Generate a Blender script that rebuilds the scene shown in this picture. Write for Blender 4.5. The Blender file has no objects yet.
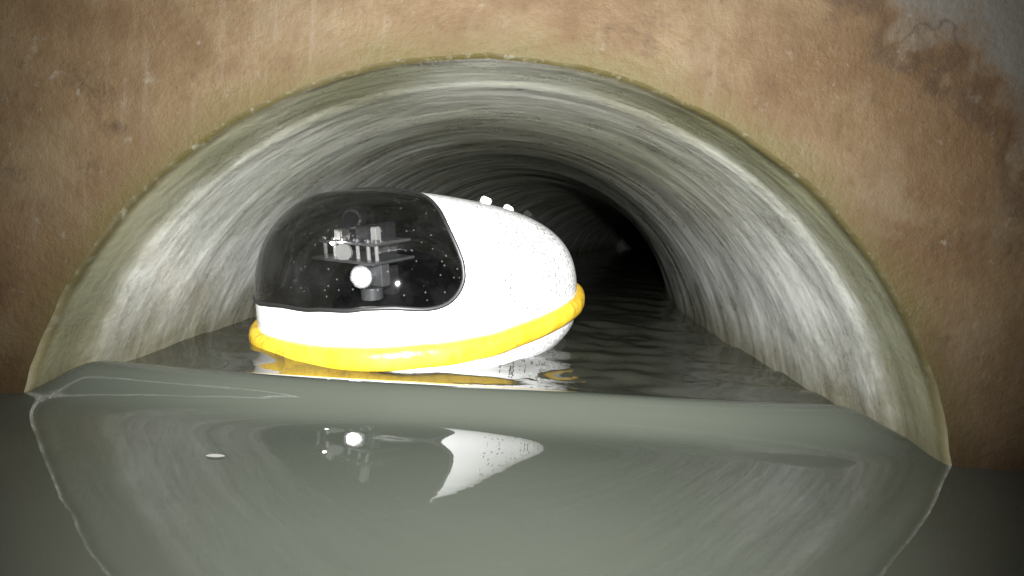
import bpy, bmesh, math, random
from mathutils import Vector, Matrix, noise
from collections import defaultdict
random.seed(4)
scene=bpy.context.scene
scene.view_settings.view_transform='Standard'
# ---------------------------------------------------------------- helpers
def link(o,parent=None):
    scene.collection.objects.link(o)
    if parent: o.parent=parent
    return o
def mesh_obj(name,verts,faces,mat=None,parent=None,smooth=True,uvs=None):
    me=bpy.data.meshes.new(name); me.from_pydata(verts,[],faces); me.update()
    if uvs:
        l=me.uv_layers.new(name='UVMap')
        for lp in me.loops: l.data[lp.index].uv=uvs[lp.vertex_index]
    if smooth: me.polygons.foreach_set('use_smooth',[True]*len(me.polygons))
    if mat: me.materials.append(mat)
    return link(bpy.data.objects.new(name,me),parent)
class NT:
    def __init__(s,name):
        s.m=bpy.data.materials.new(name); s.m.use_nodes=True; s.t=s.m.node_tree
        for n in list(s.t.nodes): s.t.nodes.remove(n)
        s.out=s.n('ShaderNodeOutputMaterial')
    def n(s,typ,props=None,**ins):
        nd=s.t.nodes.new(typ)
        for k,v in (props or {}).items(): setattr(nd,k,v)
        for k,v in ins.items(): s.set(nd,k,v)
        return nd
    def set(s,nd,k,v):
        k=int(k[1:]) if k[0]=='_' else k.replace('__',' ')
        i=nd.inputs[k]
        if isinstance(v,bpy.types.NodeSocket): s.t.links.new(v,i)
        elif isinstance(v,bpy.types.Node): s.t.links.new(v.outputs[0],i)
        else: i.default_value=v
    def ramp(s,fac,stops):
        r=s.n('ShaderNodeValToRGB',_0=fac); e=r.color_ramp.elements
        while len(e)<len(stops): e.new(.5)
        for a,(p,c) in zip(e,stops):
            a.position=p; a.color=(c,c,c,1) if not isinstance(c,tuple) else (*c,1)
        return r.outputs[0]
    def mix(s,f,a,b,mode='MIX'):
        m=s.n('ShaderNodeMix',{'data_type':'RGBA','blend_type':mode})
        for i,v in ((0,f),(6,a),(7,b)):
            if isinstance(v,tuple) and len(v)==3: v=(*v,1)
            s.set(m,'_%d'%i,v)
        return m.outputs[2]
    def math(s,op,a,b=0.0,c=0.0,clamp=False):
        return s.n('ShaderNodeMath',{'operation':op,'use_clamp':clamp},_0=a,_1=b,_2=c).outputs[0]
    def noise(s,vec,scale,detail=5,rough=.6,dist=0):
        return s.n('ShaderNodeTexNoise',Vector=vec,Scale=scale,Detail=detail,Roughness=rough,Distortion=dist).outputs[0]
    def fin(s,sh): s.t.links.new(sh.outputs[0],s.out.inputs[0]); return s.m
def simple(name,col,rough=.5,metal=0,**k):
    t=NT(name); tc=t.n('ShaderNodeTexCoord')
    nz=t.noise(tc.outputs['Object'],30)
    c=t.mix(nz,tuple(x*.85 for x in col),tuple(min(1,x*1.1) for x in col))
    p=t.n('ShaderNodeBsdfPrincipled',Base__Color=c,Roughness=rough,Metallic=metal)
    for a,b in k.items(): t.set(p,a,b)
    return t.fin(p)
def sc(c,k): return tuple(x*k for x in c)
# ---------------------------------------------------------------- constants (metres, still water level = 0)
CX,CZ,R=-.024,-.207,.835
WALLY=1.0
def bend(y): return .06*max(0,y-1.9)**2 if y<4.5 else .06*2.6**2+.312*(y-4.5)
# ---------------------------------------------------------------- materials
def headwall_mat():
    K=.088
    t=NT('stained_concrete'); tc=t.n('ShaderNodeTexCoord'); o=tc.outputs['Object']
    sep=t.n('ShaderNodeSeparateXYZ',_0=o)
    x,z=sep.outputs[0],sep.outputs[2]
    r=t.math('SQRT',t.math('ADD',t.math('MULTIPLY',x,x),t.math('MULTIPLY',z,z)))
    big=t.noise(o,2.0,6,.6,.2); med=t.noise(o,9,8,.7,.1); fine=t.noise(o,70,6,.7)
    blo=t.noise(o,4.2,10,.66,.15)
    base=t.mix(t.ramp(big,[(.38,0),(.60,1)]),sc((.32,.185,.075),K),sc((.47,.325,.165),K))
    base=t.mix(t.ramp(med,[(.40,0),(.62,.6)]),base,sc((.24,.135,.052),K))
    base=t.mix(t.ramp(blo,[(.52,0),(.64,.5)]),base,sc((.48,.37,.22),K))
    base=t.mix(t.ramp(t.noise(o,6.3,10,.7,.1),[(.57,0),(.68,.7)]),base,sc((.15,.08,.034),K))
    mp=t.n('ShaderNodeMapping',Vector=o); mp.inputs['Scale'].default_value=(26,1,2.2)
    st=t.noise(mp.outputs[0],1,4,.6,.2)
    base=t.mix(t.ramp(st,[(.60,0),(.75,.45)]),base,sc((.60,.50,.36),K))
    sp_=t.noise(o,26,6,.75)
    base=t.mix(t.ramp(sp_,[(.60,0),(.68,.6)]),base,sc((.60,.54,.42),K))
    hi=t.math('ADD',t.math('MULTIPLY',z,1.0),t.math('MULTIPLY',t.math('ABSOLUTE',t.math('SUBTRACT',x,.0)),.62))
    hi=t.math('ADD',hi,t.math('MULTIPLY',t.math('SUBTRACT',blo,.5),.7))
    hi=t.math('ADD',hi,t.math('MULTIPLY',x,.12))
    g=t.ramp(t.math('MULTIPLY',t.math('SUBTRACT',hi,1.40),9.0,clamp=True),[(0,0),(1,.85)])
    base=t.mix(g,base,t.mix(fine,sc((.27,.26,.22),K),sc((.46,.45,.40),K)))
    edge=t.math('ABSOLUTE',t.math('SUBTRACT',hi,1.37))
    base=t.mix(t.ramp(edge,[(0,.6),(.05,0)]),base,sc((.13,.07,.035),K))
    ck=t.math('ABSOLUTE',t.math('SUBTRACT',t.noise(o,1.6,5,.55,.2),.5))
    side=t.math('MULTIPLY',t.math('SUBTRACT',t.math('ADD',hi,t.math('MULTIPLY',x,.3)),1.35),3.0,clamp=True)
    base=t.mix(t.math('MULTIPLY',t.ramp(ck,[(0,.45),(.004,0)]),side),base,sc((.07,.035,.02),K))
    rr=t.math('ADD',t.math('SUBTRACT',r,R),t.math('MULTIPLY',t.math('SUBTRACT',med,.5),.16))
    base=t.mix(t.ramp(t.math('MULTIPLY',rr,6.5,clamp=True),[(0,.9),(.16,.55),(.42,0)]),base,sc((.26,.205,.06),K))
    wz=t.ramp(t.math('MULTIPLY',t.math('SUBTRACT',z,.207),3.2,clamp=True),[(0,.7),(.3,.25),(1,0)])
    base=t.mix(wz,base,sc((.16,.08,.03),K))
    base=t.mix(t.ramp(fine,[(.60,0),(.74,.6)]),base,sc((.10,.06,.04),K))
    h=t.math('ADD',t.math('MULTIPLY',med,.6),t.math('ADD',t.math('MULTIPLY',blo,.6),t.math('MULTIPLY',fine,.25)))
    bp=t.n('ShaderNodeBump',Strength=.6,Distance=.02,Height=h)
    p=t.n('ShaderNodeBsdfPrincipled',Base__Color=base,Roughness=t.ramp(med,[(.3,.5),(.7,.8)]),Normal=bp,Specular__IOR__Level=.12)
    return t.fin(p)
def pipe_mat():
    t=NT('wet_concrete_pipe'); tc=t.n('ShaderNodeTexCoord')
    uv=tc.outputs['UV']; o=tc.outputs['Object']
    def mapped(sx,sy,off=0):
        m=t.n('ShaderNodeMapping',Vector=uv); m.inputs['Scale'].default_value=(sx,sy,1); m.inputs['Location'].default_value=(off,off,0); return m.outputs[0]
    ring=t.noise(mapped(1.6,6),1,3,.5,.1)
    ring2=t.noise(mapped(2.6,22,3),1,4,.6,.1)
    blot=t.noise(o,5,9,.72,.2); fine=t.noise(o,60,6,.7); slow=t.noise(o,2.2,4)
    base=t.mix(t.ramp(blot,[(.38,0),(.58,1)]),(.200,.202,.185),(.30,.307,.287))
    base=t.mix(t.ramp(ring,[(.45,0),(.66,.12)]),base,(.33,.335,.32))
    m2=t.math('MULTIPLY',t.ramp(ring2,[(.52,0),(.70,.12)]),t.ramp(slow,[(.4,.1),(.6,1)]))
    base=t.mix(m2,base,(.11,.11,.09))
    sep=t.n('ShaderNodeSeparateXYZ',_0=o)
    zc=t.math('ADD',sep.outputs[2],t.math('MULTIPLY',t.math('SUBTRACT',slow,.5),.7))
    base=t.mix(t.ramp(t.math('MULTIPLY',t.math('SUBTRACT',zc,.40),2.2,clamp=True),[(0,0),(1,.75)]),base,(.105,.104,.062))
    base=t.mix(t.ramp(t.noise(o,3.3,8,.7,.2),[(.54,0),(.68,.35)]),base,(.11,.108,.072))
    yy=t.math('ADD',sep.outputs[1],t.math('MULTIPLY',t.math('SUBTRACT',blot,.5),.08))
    base=t.mix(t.ramp(yy,[(0,.88),(.11,.8),(.19,0)]),base,(.068,.068,.032))
    base=t.mix(t.ramp(sep.outputs[1],[(0,1),(.010,.95),(.03,0)]),base,(.020,.016,.005))  # rim colour darkened to offset light on its front-facing edge
    wz=t.math('ADD',t.math('SUBTRACT',sep.outputs[2],.207),t.math('MULTIPLY',t.math('SUBTRACT',blot,.5),.25))
    base=t.mix(t.ramp(t.math('MULTIPLY',wz,4.0,clamp=True),[(0,.8),(.35,.4),(.8,0)]),base,(.085,.078,.042))
    base=t.mix(t.ramp(fine,[(.54,0),(.70,.5)]),base,(.08,.08,.063))
    h=t.math('ADD',t.math('MULTIPLY',ring,.75),t.math('ADD',t.math('MULTIPLY',ring2,.06),t.math('ADD',t.math('MULTIPLY',fine,.06),t.math('MULTIPLY',blot,.18))))
    bp=t.n('ShaderNodeBump',Strength=.45,Distance=.05,Height=h)
    p=t.n('ShaderNodeBsdfPrincipled',Base__Color=base,Roughness=t.ramp(blot,[(.35,.22),(.65,.42)]),Normal=bp,Specular__IOR__Level=.5)
    return t.fin(p)
def water_mat():
    t=NT('murky_water'); tc=t.n('ShaderNodeTexCoord'); o=tc.outputs['Object']
    n1=t.noise(o,2.0,3); n2=t.noise(o,9,3,.5,.4)
    sep=t.n('ShaderNodeSeparateXYZ',_0=o)
    base=t.mix(n1,(.0255,.0285,.0225),(.032,.0355,.0285))
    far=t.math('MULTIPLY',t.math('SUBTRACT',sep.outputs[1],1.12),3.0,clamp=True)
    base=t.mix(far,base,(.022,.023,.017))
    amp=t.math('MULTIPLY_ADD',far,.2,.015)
    bp=t.n('ShaderNodeBump',Strength=amp,Distance=.02,Height=n2)
    p=t.n('ShaderNodeBsdfPrincipled',Base__Color=base,Roughness=.025,IOR=1.46,Normal=bp)
    return t.fin(p)
def hull_mat():
    t=NT('white_gelcoat_wet'); tc=t.n('ShaderNodeTexCoord'); o=tc.outputs['Object']
    vo=t.n('ShaderNodeTexVoronoi',Vector=o,Scale=80.0,Randomness=1.0)
    dn=t.noise(o,6,3)
    dist=vo.outputs[0]
    sep=t.n('ShaderNodeSeparateXYZ',_0=o)
    rear=t.math('MULTIPLY_ADD',sep.outputs[0],-2.0,.10)
    drop=t.ramp(dist,[(.0,1),(.34,0)])
    mask=t.ramp(t.math('ADD',t.math('ADD',dn,t.math('MINIMUM',rear,.45)),t.math('MULTIPLY',t.n('ShaderNodeSeparateColor',_0=vo.outputs[1]).outputs[0],.5)),[(.72,0),(.78,1)])
    hh=t.math('MULTIPLY',drop,mask)
    bp=t.n('ShaderNodeBump',Strength=1.0,Distance=.012,Height=hh)
    base=t.mix(t.noise(o,9),(.66,.67,.66),(.78,.78,.77))
    base=t.mix(t.math('MULTIPLY',t.ramp(dist,[(.12,0),(.26,.9),(.40,0)]),mask),base,(.07,.07,.07))
    p=t.n('ShaderNodeBsdfPrincipled',Base__Color=base,Roughness=.28,Normal=bp,Coat__Weight=.3,Coat__Roughness=.05)
    return t.fin(p)
def glass_mat():
    t=NT('tinted_dome_glass'); tc=t.n('ShaderNodeTexCoord'); o=tc.outputs['Object']
    vo=t.n('ShaderNodeTexVoronoi',Vector=o,Scale=75.0)
    rnd=t.n('ShaderNodeSeparateColor',_0=vo.outputs[1]).outputs[0]
    mask=t.math('GREATER_THAN',t.math('ADD',rnd,t.math('MULTIPLY',t.noise(o,4,3),1.0)),1.12)
    drop=t.math('MULTIPLY',t.ramp(vo.outputs[0],[(0,1),(.14,.9),(.2,0)]),mask)
    tr=t.n('ShaderNodeBsdfTransparent',Color=(.33,.33,.33,1))
    gl=t.n('ShaderNodeBsdfGlossy',Color=(1,1,1,1),Roughness=.03)
    fr=t.n('ShaderNodeFresnel',IOR=1.5)
    m1=t.n('ShaderNodeMixShader',_0=fr,_1=tr,_2=gl)
    df=t.n('ShaderNodeBsdfDiffuse',Color=(.55,.55,.55,1))
    haze=t.math('ADD',t.math('MULTIPLY',drop,.06),t.ramp(t.noise(o,8,5,.7),[(.45,.001),(.75,.010)]))
    m2=t.n('ShaderNodeMixShader',_0=haze,_1=m1,_2=df)
    return t.fin(m2)
def bumper_mat():
    t=NT('yellow_rubber'); tc=t.n('ShaderNodeTexCoord'); o=tc.outputs['Object']
    n=t.noise(o,16,5,.65)
    base=t.mix(t.ramp(n,[(.35,0),(.7,1)]),(.48,.29,.012),(.64,.43,.035))
    base=t.mix(t.ramp(t.noise(o,35,5,.7),[(.54,0),(.68,.6)]),base,(.22,.12,.02))
    bp=t.n('ShaderNodeBump',Strength=.4,Distance=.014,Height=n)
    return t.fin(t.n('ShaderNodeBsdfPrincipled',Base__Color=base,Roughness=.35,Normal=bp))
M_wall=headwall_mat(); M_pipe=pipe_mat(); M_water=water_mat(); M_hull=hull_mat(); M_glass=glass_mat(); M_yel=bumper_mat()
M_black=simple('black_plastic',(.006,.006,.007),.6)
M_gasket=simple('black_rubber',(.008,.008,.008),.5)
M_alu=simple('brushed_aluminium',(.42,.43,.44),.35,.6)
M_whitep=simple('white_plastic',(.7,.7,.68),.4)
M_grey=simple('grey_plastic',(.05,.05,.055),.4)
M_lens=simple('lens_glass',(.01,.012,.02),.05)
M_foam=simple('foam',(.15,.15,.14),.6)
def emis(name,col,st):
    t=NT(name); return t.fin(t.n('ShaderNodeEmission',Color=(*col,1),Strength=st))
M_led=emis('lit_led',(1,.98,.93),190)
# ---------------------------------------------------------------- head wall with round opening
def lip(ca,sa): # chipped, uneven edge of the mouth
    v=Vector((ca*9,sa*9,1)); return .004*noise.noise(v)+.002*noise.noise(v*3)+.001*noise.noise(v*8)
N=384; vs=[];fs=[]
fr=[0,.004,.012,.03,.06,.1,.16,.24,.34,.46,.6,.75,.9,1]
for j,f in enumerate(fr):
    for i in range(N):
        a=2*math.pi*i/N-math.pi/2; ca,sa=math.cos(a),math.sin(a)
        rin=R+.007+lip(ca,sa)
        ro=min(3.2/max(abs(ca),1e-6),(2.6 if sa>0 else 1.0)/max(abs(sa),1e-6)); ro=max(ro,rin+.05)
        rr=rin+(ro-rin)*f
        p=Vector((rr*ca,0,rr*sa))
        p.y=.010*(noise.noise(p*3.0))*min(1,f*12)
        vs.append(p)
for j in range(len(fr)-1):
    for i in range(N):
        k=(i+1)%N; fs.append((j*N+i,j*N+k,(j+1)*N+k,(j+1)*N+i))
w=mesh_obj('wall_front',vs,fs,M_wall); w.location=(CX,WALLY,CZ)
# ---------------------------------------------------------------- sewer pipe
prof=[(0.0,.007),(.002,.004),(.005,.001),(.012,0),(.05,-.001),(.08,0),(.140,0),(.150,-.001),(.160,-.003),(.17,-.0045),(.19,-.005)]
y=.26
while y<12.0:
    prof.append((y,-.005+.002*math.sin(y*9))); y+=.06
vs=[];fs=[];uvs=[]
for (yl,dr) in prof:
    for i in range(N+1):
        a=2*math.pi*i/N-math.pi/2
        ca,sa=math.cos(a),math.sin(a)
        k=max(0,1-yl/.03)
        rr=R+dr+lip(ca,sa)*k+(.004*noise.noise(Vector((ca*2,yl*5,sa*2))) if yl>.2 else 0)
        vs.append((ca*rr+bend(WALLY+yl),yl,sa*rr)); uvs.append((i/N*5.2,yl))
for j in range(len(prof)-1):
    for i in range(N):
        a=j*(N+1)+i; fs.append((a,a+1,a+N+2,a+N+1))
vs.append((bend(WALLY+prof[-1][0]),prof[-1][0],0)); uvs.append((0,0)); b0=(len(prof)-1)*(N+1)
for i in range(N): fs.append((b0+i,b0+i+1,len(vs)-1))
p=mesh_obj('sewer_pipe',vs,fs,M_pipe,uvs=uvs); p.location=(CX,WALLY,CZ)
# ---------------------------------------------------------------- water
def sm(a,b,x):
    t=max(0,min(1,(x-a)/(b-a))); return t*t*(3-2*t)
def crest_y(x): return 1.09+.05*x+.010*math.sin(5*x+1)
def H(x,y):
    cy=crest_y(x); t=cy-y
    g=sm(.83,.64,x) if x>0 else sm(-.87,-.74,x)
    amp=.048+.022*x*x+.006*x
    if t>0: b=math.exp(-(t/.056)**2)
    else: b=math.exp(-(t/.10)**2)
    z=amp*g*b
    # shallow trough downstream of the standing wave, added to steer the robot's reflection
    z-=.0008*math.exp(-((t-.14)/.05)**2)*sm(.75,.3,abs(x+.1))
    if y>1.15:
        k=sm(1.15,1.45,y)
        v=Vector((x*4,y*6,0))
        z+=k*(.010*noise.noise(v)+.004*noise.noise(v*2.3+Vector((3,1,0))))
        # rings pushed out by the hull
        d=math.hypot((x+.245)/1.0,(y-1.82)/1.0)
        z+=k*.003*math.sin(d*52)*math.exp(-max(0,d-.45)*5)*sm(.40,.55,d)
    z+=.0026*noise.noise(Vector((x*2.2,y*3.2,2)))
    return z
ys=[];y=-1.2
while y<12.5:
    ys.append(y); y+= .01 if .35<y<2.4 else (.04 if y<3.5 else .1)
xs=[];x=-2.6
while x<4.2:
    xs.append(x); x+= .0125 if -1<x<1 else .06
vs=[(x,y,H(x,y)) for y in ys for x in xs]; nx=len(xs)
fs=[(j*nx+i,j*nx+i+1,(j+1)*nx+i+1,(j+1)*nx+i) for j in range(len(ys)-1) for i in range(nx-1)]
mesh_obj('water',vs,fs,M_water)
# ---------------------------------------------------------------- floating inspection robot
robot=bpy.data.objects.new('pipe_inspection_robot',None); link(robot)
hd=math.radians(35); pt=math.radians(8.0)
fwd=Vector((-math.sin(hd)*math.cos(pt),-math.cos(hd)*math.cos(pt),-math.sin(pt)))
left=Vector((math.cos(hd),-math.sin(hd),0)); up=fwd.cross(left)
robot.matrix_world=Matrix(((fwd.x,left.x,up.x,-.245),(fwd.y,left.y,up.y,1.82),(fwd.z,left.z,up.z,.078),(0,0,0,1)))
# slight roll: near (left) side up
robot.matrix_world=robot.matrix_world @ Matrix.Rotation(math.radians(1.5),4,'X')
A,B,CT,CB=.50,.395,.405,.20
def sp(v,e): return math.copysign(abs(v)**e,v)
def hull(th,ph):
    e1=.66 if ph>0 else .8; e2=.80
    ce=sp(math.cos(ph),e1); se=sp(math.sin(ph),e1)
    x=A*ce*sp(math.cos(th),e2); y=B*ce*sp(math.sin(th),e2)
    z=(CT if ph>0 else CB)*se
    if z>0:
        q=max(0,min(1.2,(.30-x)/(.30+A))); z*=1-.37*q
    return Vector((x,y,z))
def in_dome(p):
    x,z=p.x,p.z
    zb=.115-.012*math.exp(-((x-.28)/.06)**2)+.010*math.exp(-((x-.42)/.05)**2)-.10*max(0,-p.y)
    x0=.243-4.6*max(0,z-.26)**2+1.5*max(0,.22-z)**2
    a=(x-x0)/.10; b=(z-zb)/.09
    if a<=0 or b<=0: return False
    if a<1 and b<1: return (1-a)**2+(1-b)**2<1
    return True
NT_,NP_=420,300
pts=[]
for j in range(NP_+1):
    ph=-math.pi/2+math.pi*j/NP_
    for i in range(NT_):
        th=2*math.pi*i/NT_+.001
        pts.append(hull(th,ph))
fh=[];fd=[]
for j in range(NP_):
    for i in range(NT_):
        k=(i+1)%NT_; q=(j*NT_+i,j*NT_+k,(j+1)*NT_+k,(j+1)*NT_+i)
        c=(pts[q[0]]+pts[q[1]]+pts[q[2]]+pts[q[3]])/4
        (fd if in_dome(c) else fh).append(q)
def sub(name,faces,mat,off=0.0):
    used={};vs=[];out=[]
    for q in faces:
        nq=[]
        for v in q:
            if v not in used:
                used[v]=len(vs); p=pts[v]
                n=Vector((p.x/A**2,p.y/B**2,p.z/CT**2)).normalized()
                vs.append(p+n*off)
            nq.append(used[v])
        out.append(nq)
    return mesh_obj(name,vs,out,mat,robot)
sub('hull_shell',fh,M_hull); sub('hull_liner',fh,M_black,-.012)
sub('camera_dome',fd,M_glass,.003)
ring=[hull(2*math.pi*i/96,.30) for i in range(96)]
mesh_obj('bay_floor',[(p.x*.965,p.y*.965,.09) for p in ring],[list(range(96))],M_black,robot,smooth=False)
cnt=defaultdict(int)
for q in fd:
    for a,b in zip(q,q[1:]+q[:1]): cnt[(min(a,b),max(a,b))]+=1
bd=[e for e,c in cnt.items() if c==1]; adj=defaultdict(list)
for a,b in bd: adj[a].append(b); adj[b].append(a)
loop=[bd[0][0]]; prev=None
while True:
    nx_=[n for n in adj[loop[-1]] if n!=prev]
    prev=loop[-1]
    if not nx_ or nx_[0]==loop[0] or len(loop)>5000: break
    loop.append(nx_[0])
L=[pts[i] for i in loop]
for _ in range(14): L=[(L[i-1]+L[i]*2+L[(i+1)%len(L)])/4 for i in range(len(L))]
def curve(name,P,r,mat,parent,cyc=False,bev=6):
    cu=bpy.data.curves.new(name,'CURVE'); cu.dimensions='3D'; cu.bevel_depth=r; cu.bevel_resolution=bev; cu.use_fill_caps=True
    s=cu.splines.new('POLY'); s.points.add(len(P)-1)
    for q,p in zip(s.points,P): q.co=(*p,1)
    s.use_cyclic_u=cyc; s.use_smooth=True
    cu.materials.append(mat); return link(bpy.data.objects.new(name,cu),parent)
curve('dome_gasket',[p*1.004 for p in L[::3]],.0055,M_gasket,robot,True)
# soft bumper: flattened hose hugging the hull
nb,ns=200,28; vs=[];fs=[]
for i in range(nb):
    th=2*math.pi*i/nb
    p=hull(th,0.0); n=Vector((p.x/A**2,p.y/B**2,0)).normalized()
    zc=.002+.005*math.sin(3*th)+.004*noise.noise(Vector((p.x*9,p.y*9,0)))
    for j in range(ns):
        a=2*math.pi*j/ns
        w_=.021*math.cos(a); h_=.029*sp(math.sin(a),.85)
        q=p+n*(.004+w_)+Vector((0,0,zc+h_)); q+=n*.0012*noise.noise(q*40); vs.append(q)
for i in range(nb):
    for j in range(ns):
        i2=(i+1)%nb; j2=(j+1)%ns
        fs.append((i*ns+j,i2*ns+j,i2*ns+j2,i*ns+j2))
mesh_obj('bumper_ring',vs,fs,M_yel,robot)
def put(name,bm,c,mat,rot=None,dirv=None):
    me=bpy.data.meshes.new(name); bm.to_mesh(me); bm.free(); me.materials.append(mat)
    o=link(bpy.data.objects.new(name,me),robot); o.location=c
    if rot: o.rotation_euler=rot
    if dirv:
        o.rotation_mode='QUATERNION'; o.rotation_quaternion=Vector((0,0,1)).rotation_difference(Vector(dirv))
    return o
def box(name,c,s,mat,bev=.003,rot=None,dirv=None):
    bm=bmesh.new(); bmesh.ops.create_cube(bm,size=1)
    for v in bm.verts: v.co=Vector((v.co.x*s[0],v.co.y*s[1],v.co.z*s[2]))
    bmesh.ops.bevel(bm,geom=bm.edges[:],offset=min(bev,min(s)*.3),segments=2,affect='EDGES')
    return put(name,bm,c,mat,rot,dirv)
def cyl(name,c,r,h,mat,r2=None,bev=.002,dirv=(0,0,1)):
    bm=bmesh.new(); bmesh.ops.create_cone(bm,cap_ends=True,segments=40,radius1=r,radius2=r if r2 is None else r2,depth=h)
    if bev: bmesh.ops.bevel(bm,geom=[e for e in bm.edges if len(e.link_faces)==2 and e.calc_face_angle(0)>.8],offset=min(bev,h*.3),segments=2,affect='EDGES')
    return put(name,bm,c,mat,None,dirv)
# instruments inside the dome
X=.28; Y0=.035
dv=(1,.45,0.0)
box('mast',(X-.06,Y0,.20),(.03,.10,.20),M_grey)
cyl('camera_body',(X-.01,Y0-.02,.308),.034,.05,M_grey,dirv=dv)
cyl('camera_lens_ring',(X+.017,Y0-.008,.308),.025,.02,M_alu,dirv=dv)
cyl('camera_lens',(X+.026,Y0-.004,.308),.020,.02,M_lens,dirv=dv)
box('camera_bracket',(X-.03,Y0-.02,.285),(.03,.11,.08),M_grey)
box('platform_upper',(X,Y0+.01,.252),(.13,.21,.007),M_alu)
box('platform_lower',(X+.01,Y0+.01,.208),(.14,.24,.007),M_alu)
for i,yy in enumerate((-.09,-.05,-.01,.04,.08,.11)):
    cyl('standoff_%d'%(i+1),(X+.05,Y0+yy,.23),.005,.04,M_whitep)
    cyl('screw_%d'%(i+1),(X+.05,Y0+yy,.259),.009,.009,M_alu)
box('circuit_block_1',(X+.04,Y0-.03,.27),(.03,.03,.03),M_whitep)
box('circuit_block_2',(X+.03,Y0+.06,.276),(.04,.05,.04),M_grey)
box('circuit_block_3',(X+.04,Y0+.10,.272),(.02,.02,.045),M_whitep)
cyl('servo_gear',(X+.07,Y0+.01,.23),.022,.014,M_whitep,dirv=dv)
box('lamp_bracket',(X+.03,Y0+.07,.175),(.03,.09,.06),M_alu)
cyl('lamp_housing',(X+.06,Y0+.07,.173),.030,.04,M_alu,dirv=dv)
cyl('lamp_led',(X+.083,Y0+.08,.173),.015,.006,M_led,dirv=dv,bev=0)
cyl('lamp_heat_sink',(X+.04,Y0+.07,.125),.028,.03,M_alu)
cyl('indicator_led',(X+.08,Y0-.02,.252),.004,.006,M_led,dirv=dv,bev=0)
def nrm(p):
    return Vector((p.x/A**2,p.y/B**2,p.z/CT**2)).normalized()
def top(x,y): return min((p for p in pts if p.z>.05),key=lambda p:(p.x-x)**2+(p.y-y)**2)
for i,(x,y) in enumerate(((-.16,.10),(-.27,.10))):
    b=top(x,y); cyl('cap_%d'%(i+1),b+nrm(b)*.008,.018,.034,M_whitep,bev=.004,dirv=nrm(b)); cyl('cap_seat_%d'%(i+1),b,.027,.010,M_grey,dirv=nrm(b))
b=top(-.31,.17); box('hatch_slot',b+nrm(b)*.004,(.09,.030,.020),M_gasket,dirv=nrm(b))
b=top(-.38,.17); box('tow_lug',b+nrm(b)*.006,(.02,.03,.018),M_whitep,dirv=nrm(b))
b=top(.16,.0); box('dome_clamp',b+Vector((0,0,.003)),(.03,.03,.012),M_gasket)
# ---------------------------------------------------------------- foam fleck
bm=bmesh.new(); bmesh.ops.create_circle(bm,cap_ends=True,segments=20,radius=.01)
for v in bm.verts: v.co.x*=1.1+.3*random.random(); v.co.y*=.6
me=bpy.data.meshes.new('foam_fleck'); bm.to_mesh(me); bm.free(); me.materials.append(M_foam)
o=link(bpy.data.objects.new('foam_fleck',me)); o.location=(-.405,.81,H(-.405,.81)+.002)
# ---------------------------------------------------------------- lights
def spot(name,loc,target,power,size,blend,rad):
    l=bpy.data.lights.new(name,'SPOT'); l.energy=power; l.spot_size=math.radians(size); l.spot_blend=blend; l.shadow_soft_size=rad
    o=link(bpy.data.objects.new(name,l)); o.location=loc
    o.rotation_euler=(Vector(target)-Vector(loc)).to_track_quat('-Z','Y').to_euler(); return o
spot('camera_lamp',(.02,-.25,.52),(-.05,1.6,.40),940,89,1.0,.03)
W=bpy.data.worlds.new('World'); scene.world=W; W.use_nodes=True
W.node_tree.nodes['Background'].inputs[0].default_value=(.9,1,.9,1); W.node_tree.nodes['Background'].inputs[1].default_value=.03
# ---------------------------------------------------------------- camera
roll=-.0772; pitch=-.1091
c,s=math.cos(roll),math.sin(roll); cp,sp_=math.cos(pitch),math.sin(pitch)
r_=Vector((c,sp_*s,-cp*s)); u_=Vector((s,-sp_*c,cp*c)); f_=Vector((0,cp,sp_))
cam=bpy.data.cameras.new('camera'); cam.lens=590/1024*36; cam.sensor_width=36; cam.clip_start=.02
co=link(bpy.data.objects.new('camera',cam))
co.matrix_world=Matrix(((r_.x,u_.x,-f_.x,0),(r_.y,u_.y,-f_.y,0),(r_.z,u_.z,-f_.z,.363),(0,0,0,1)))
scene.camera=co
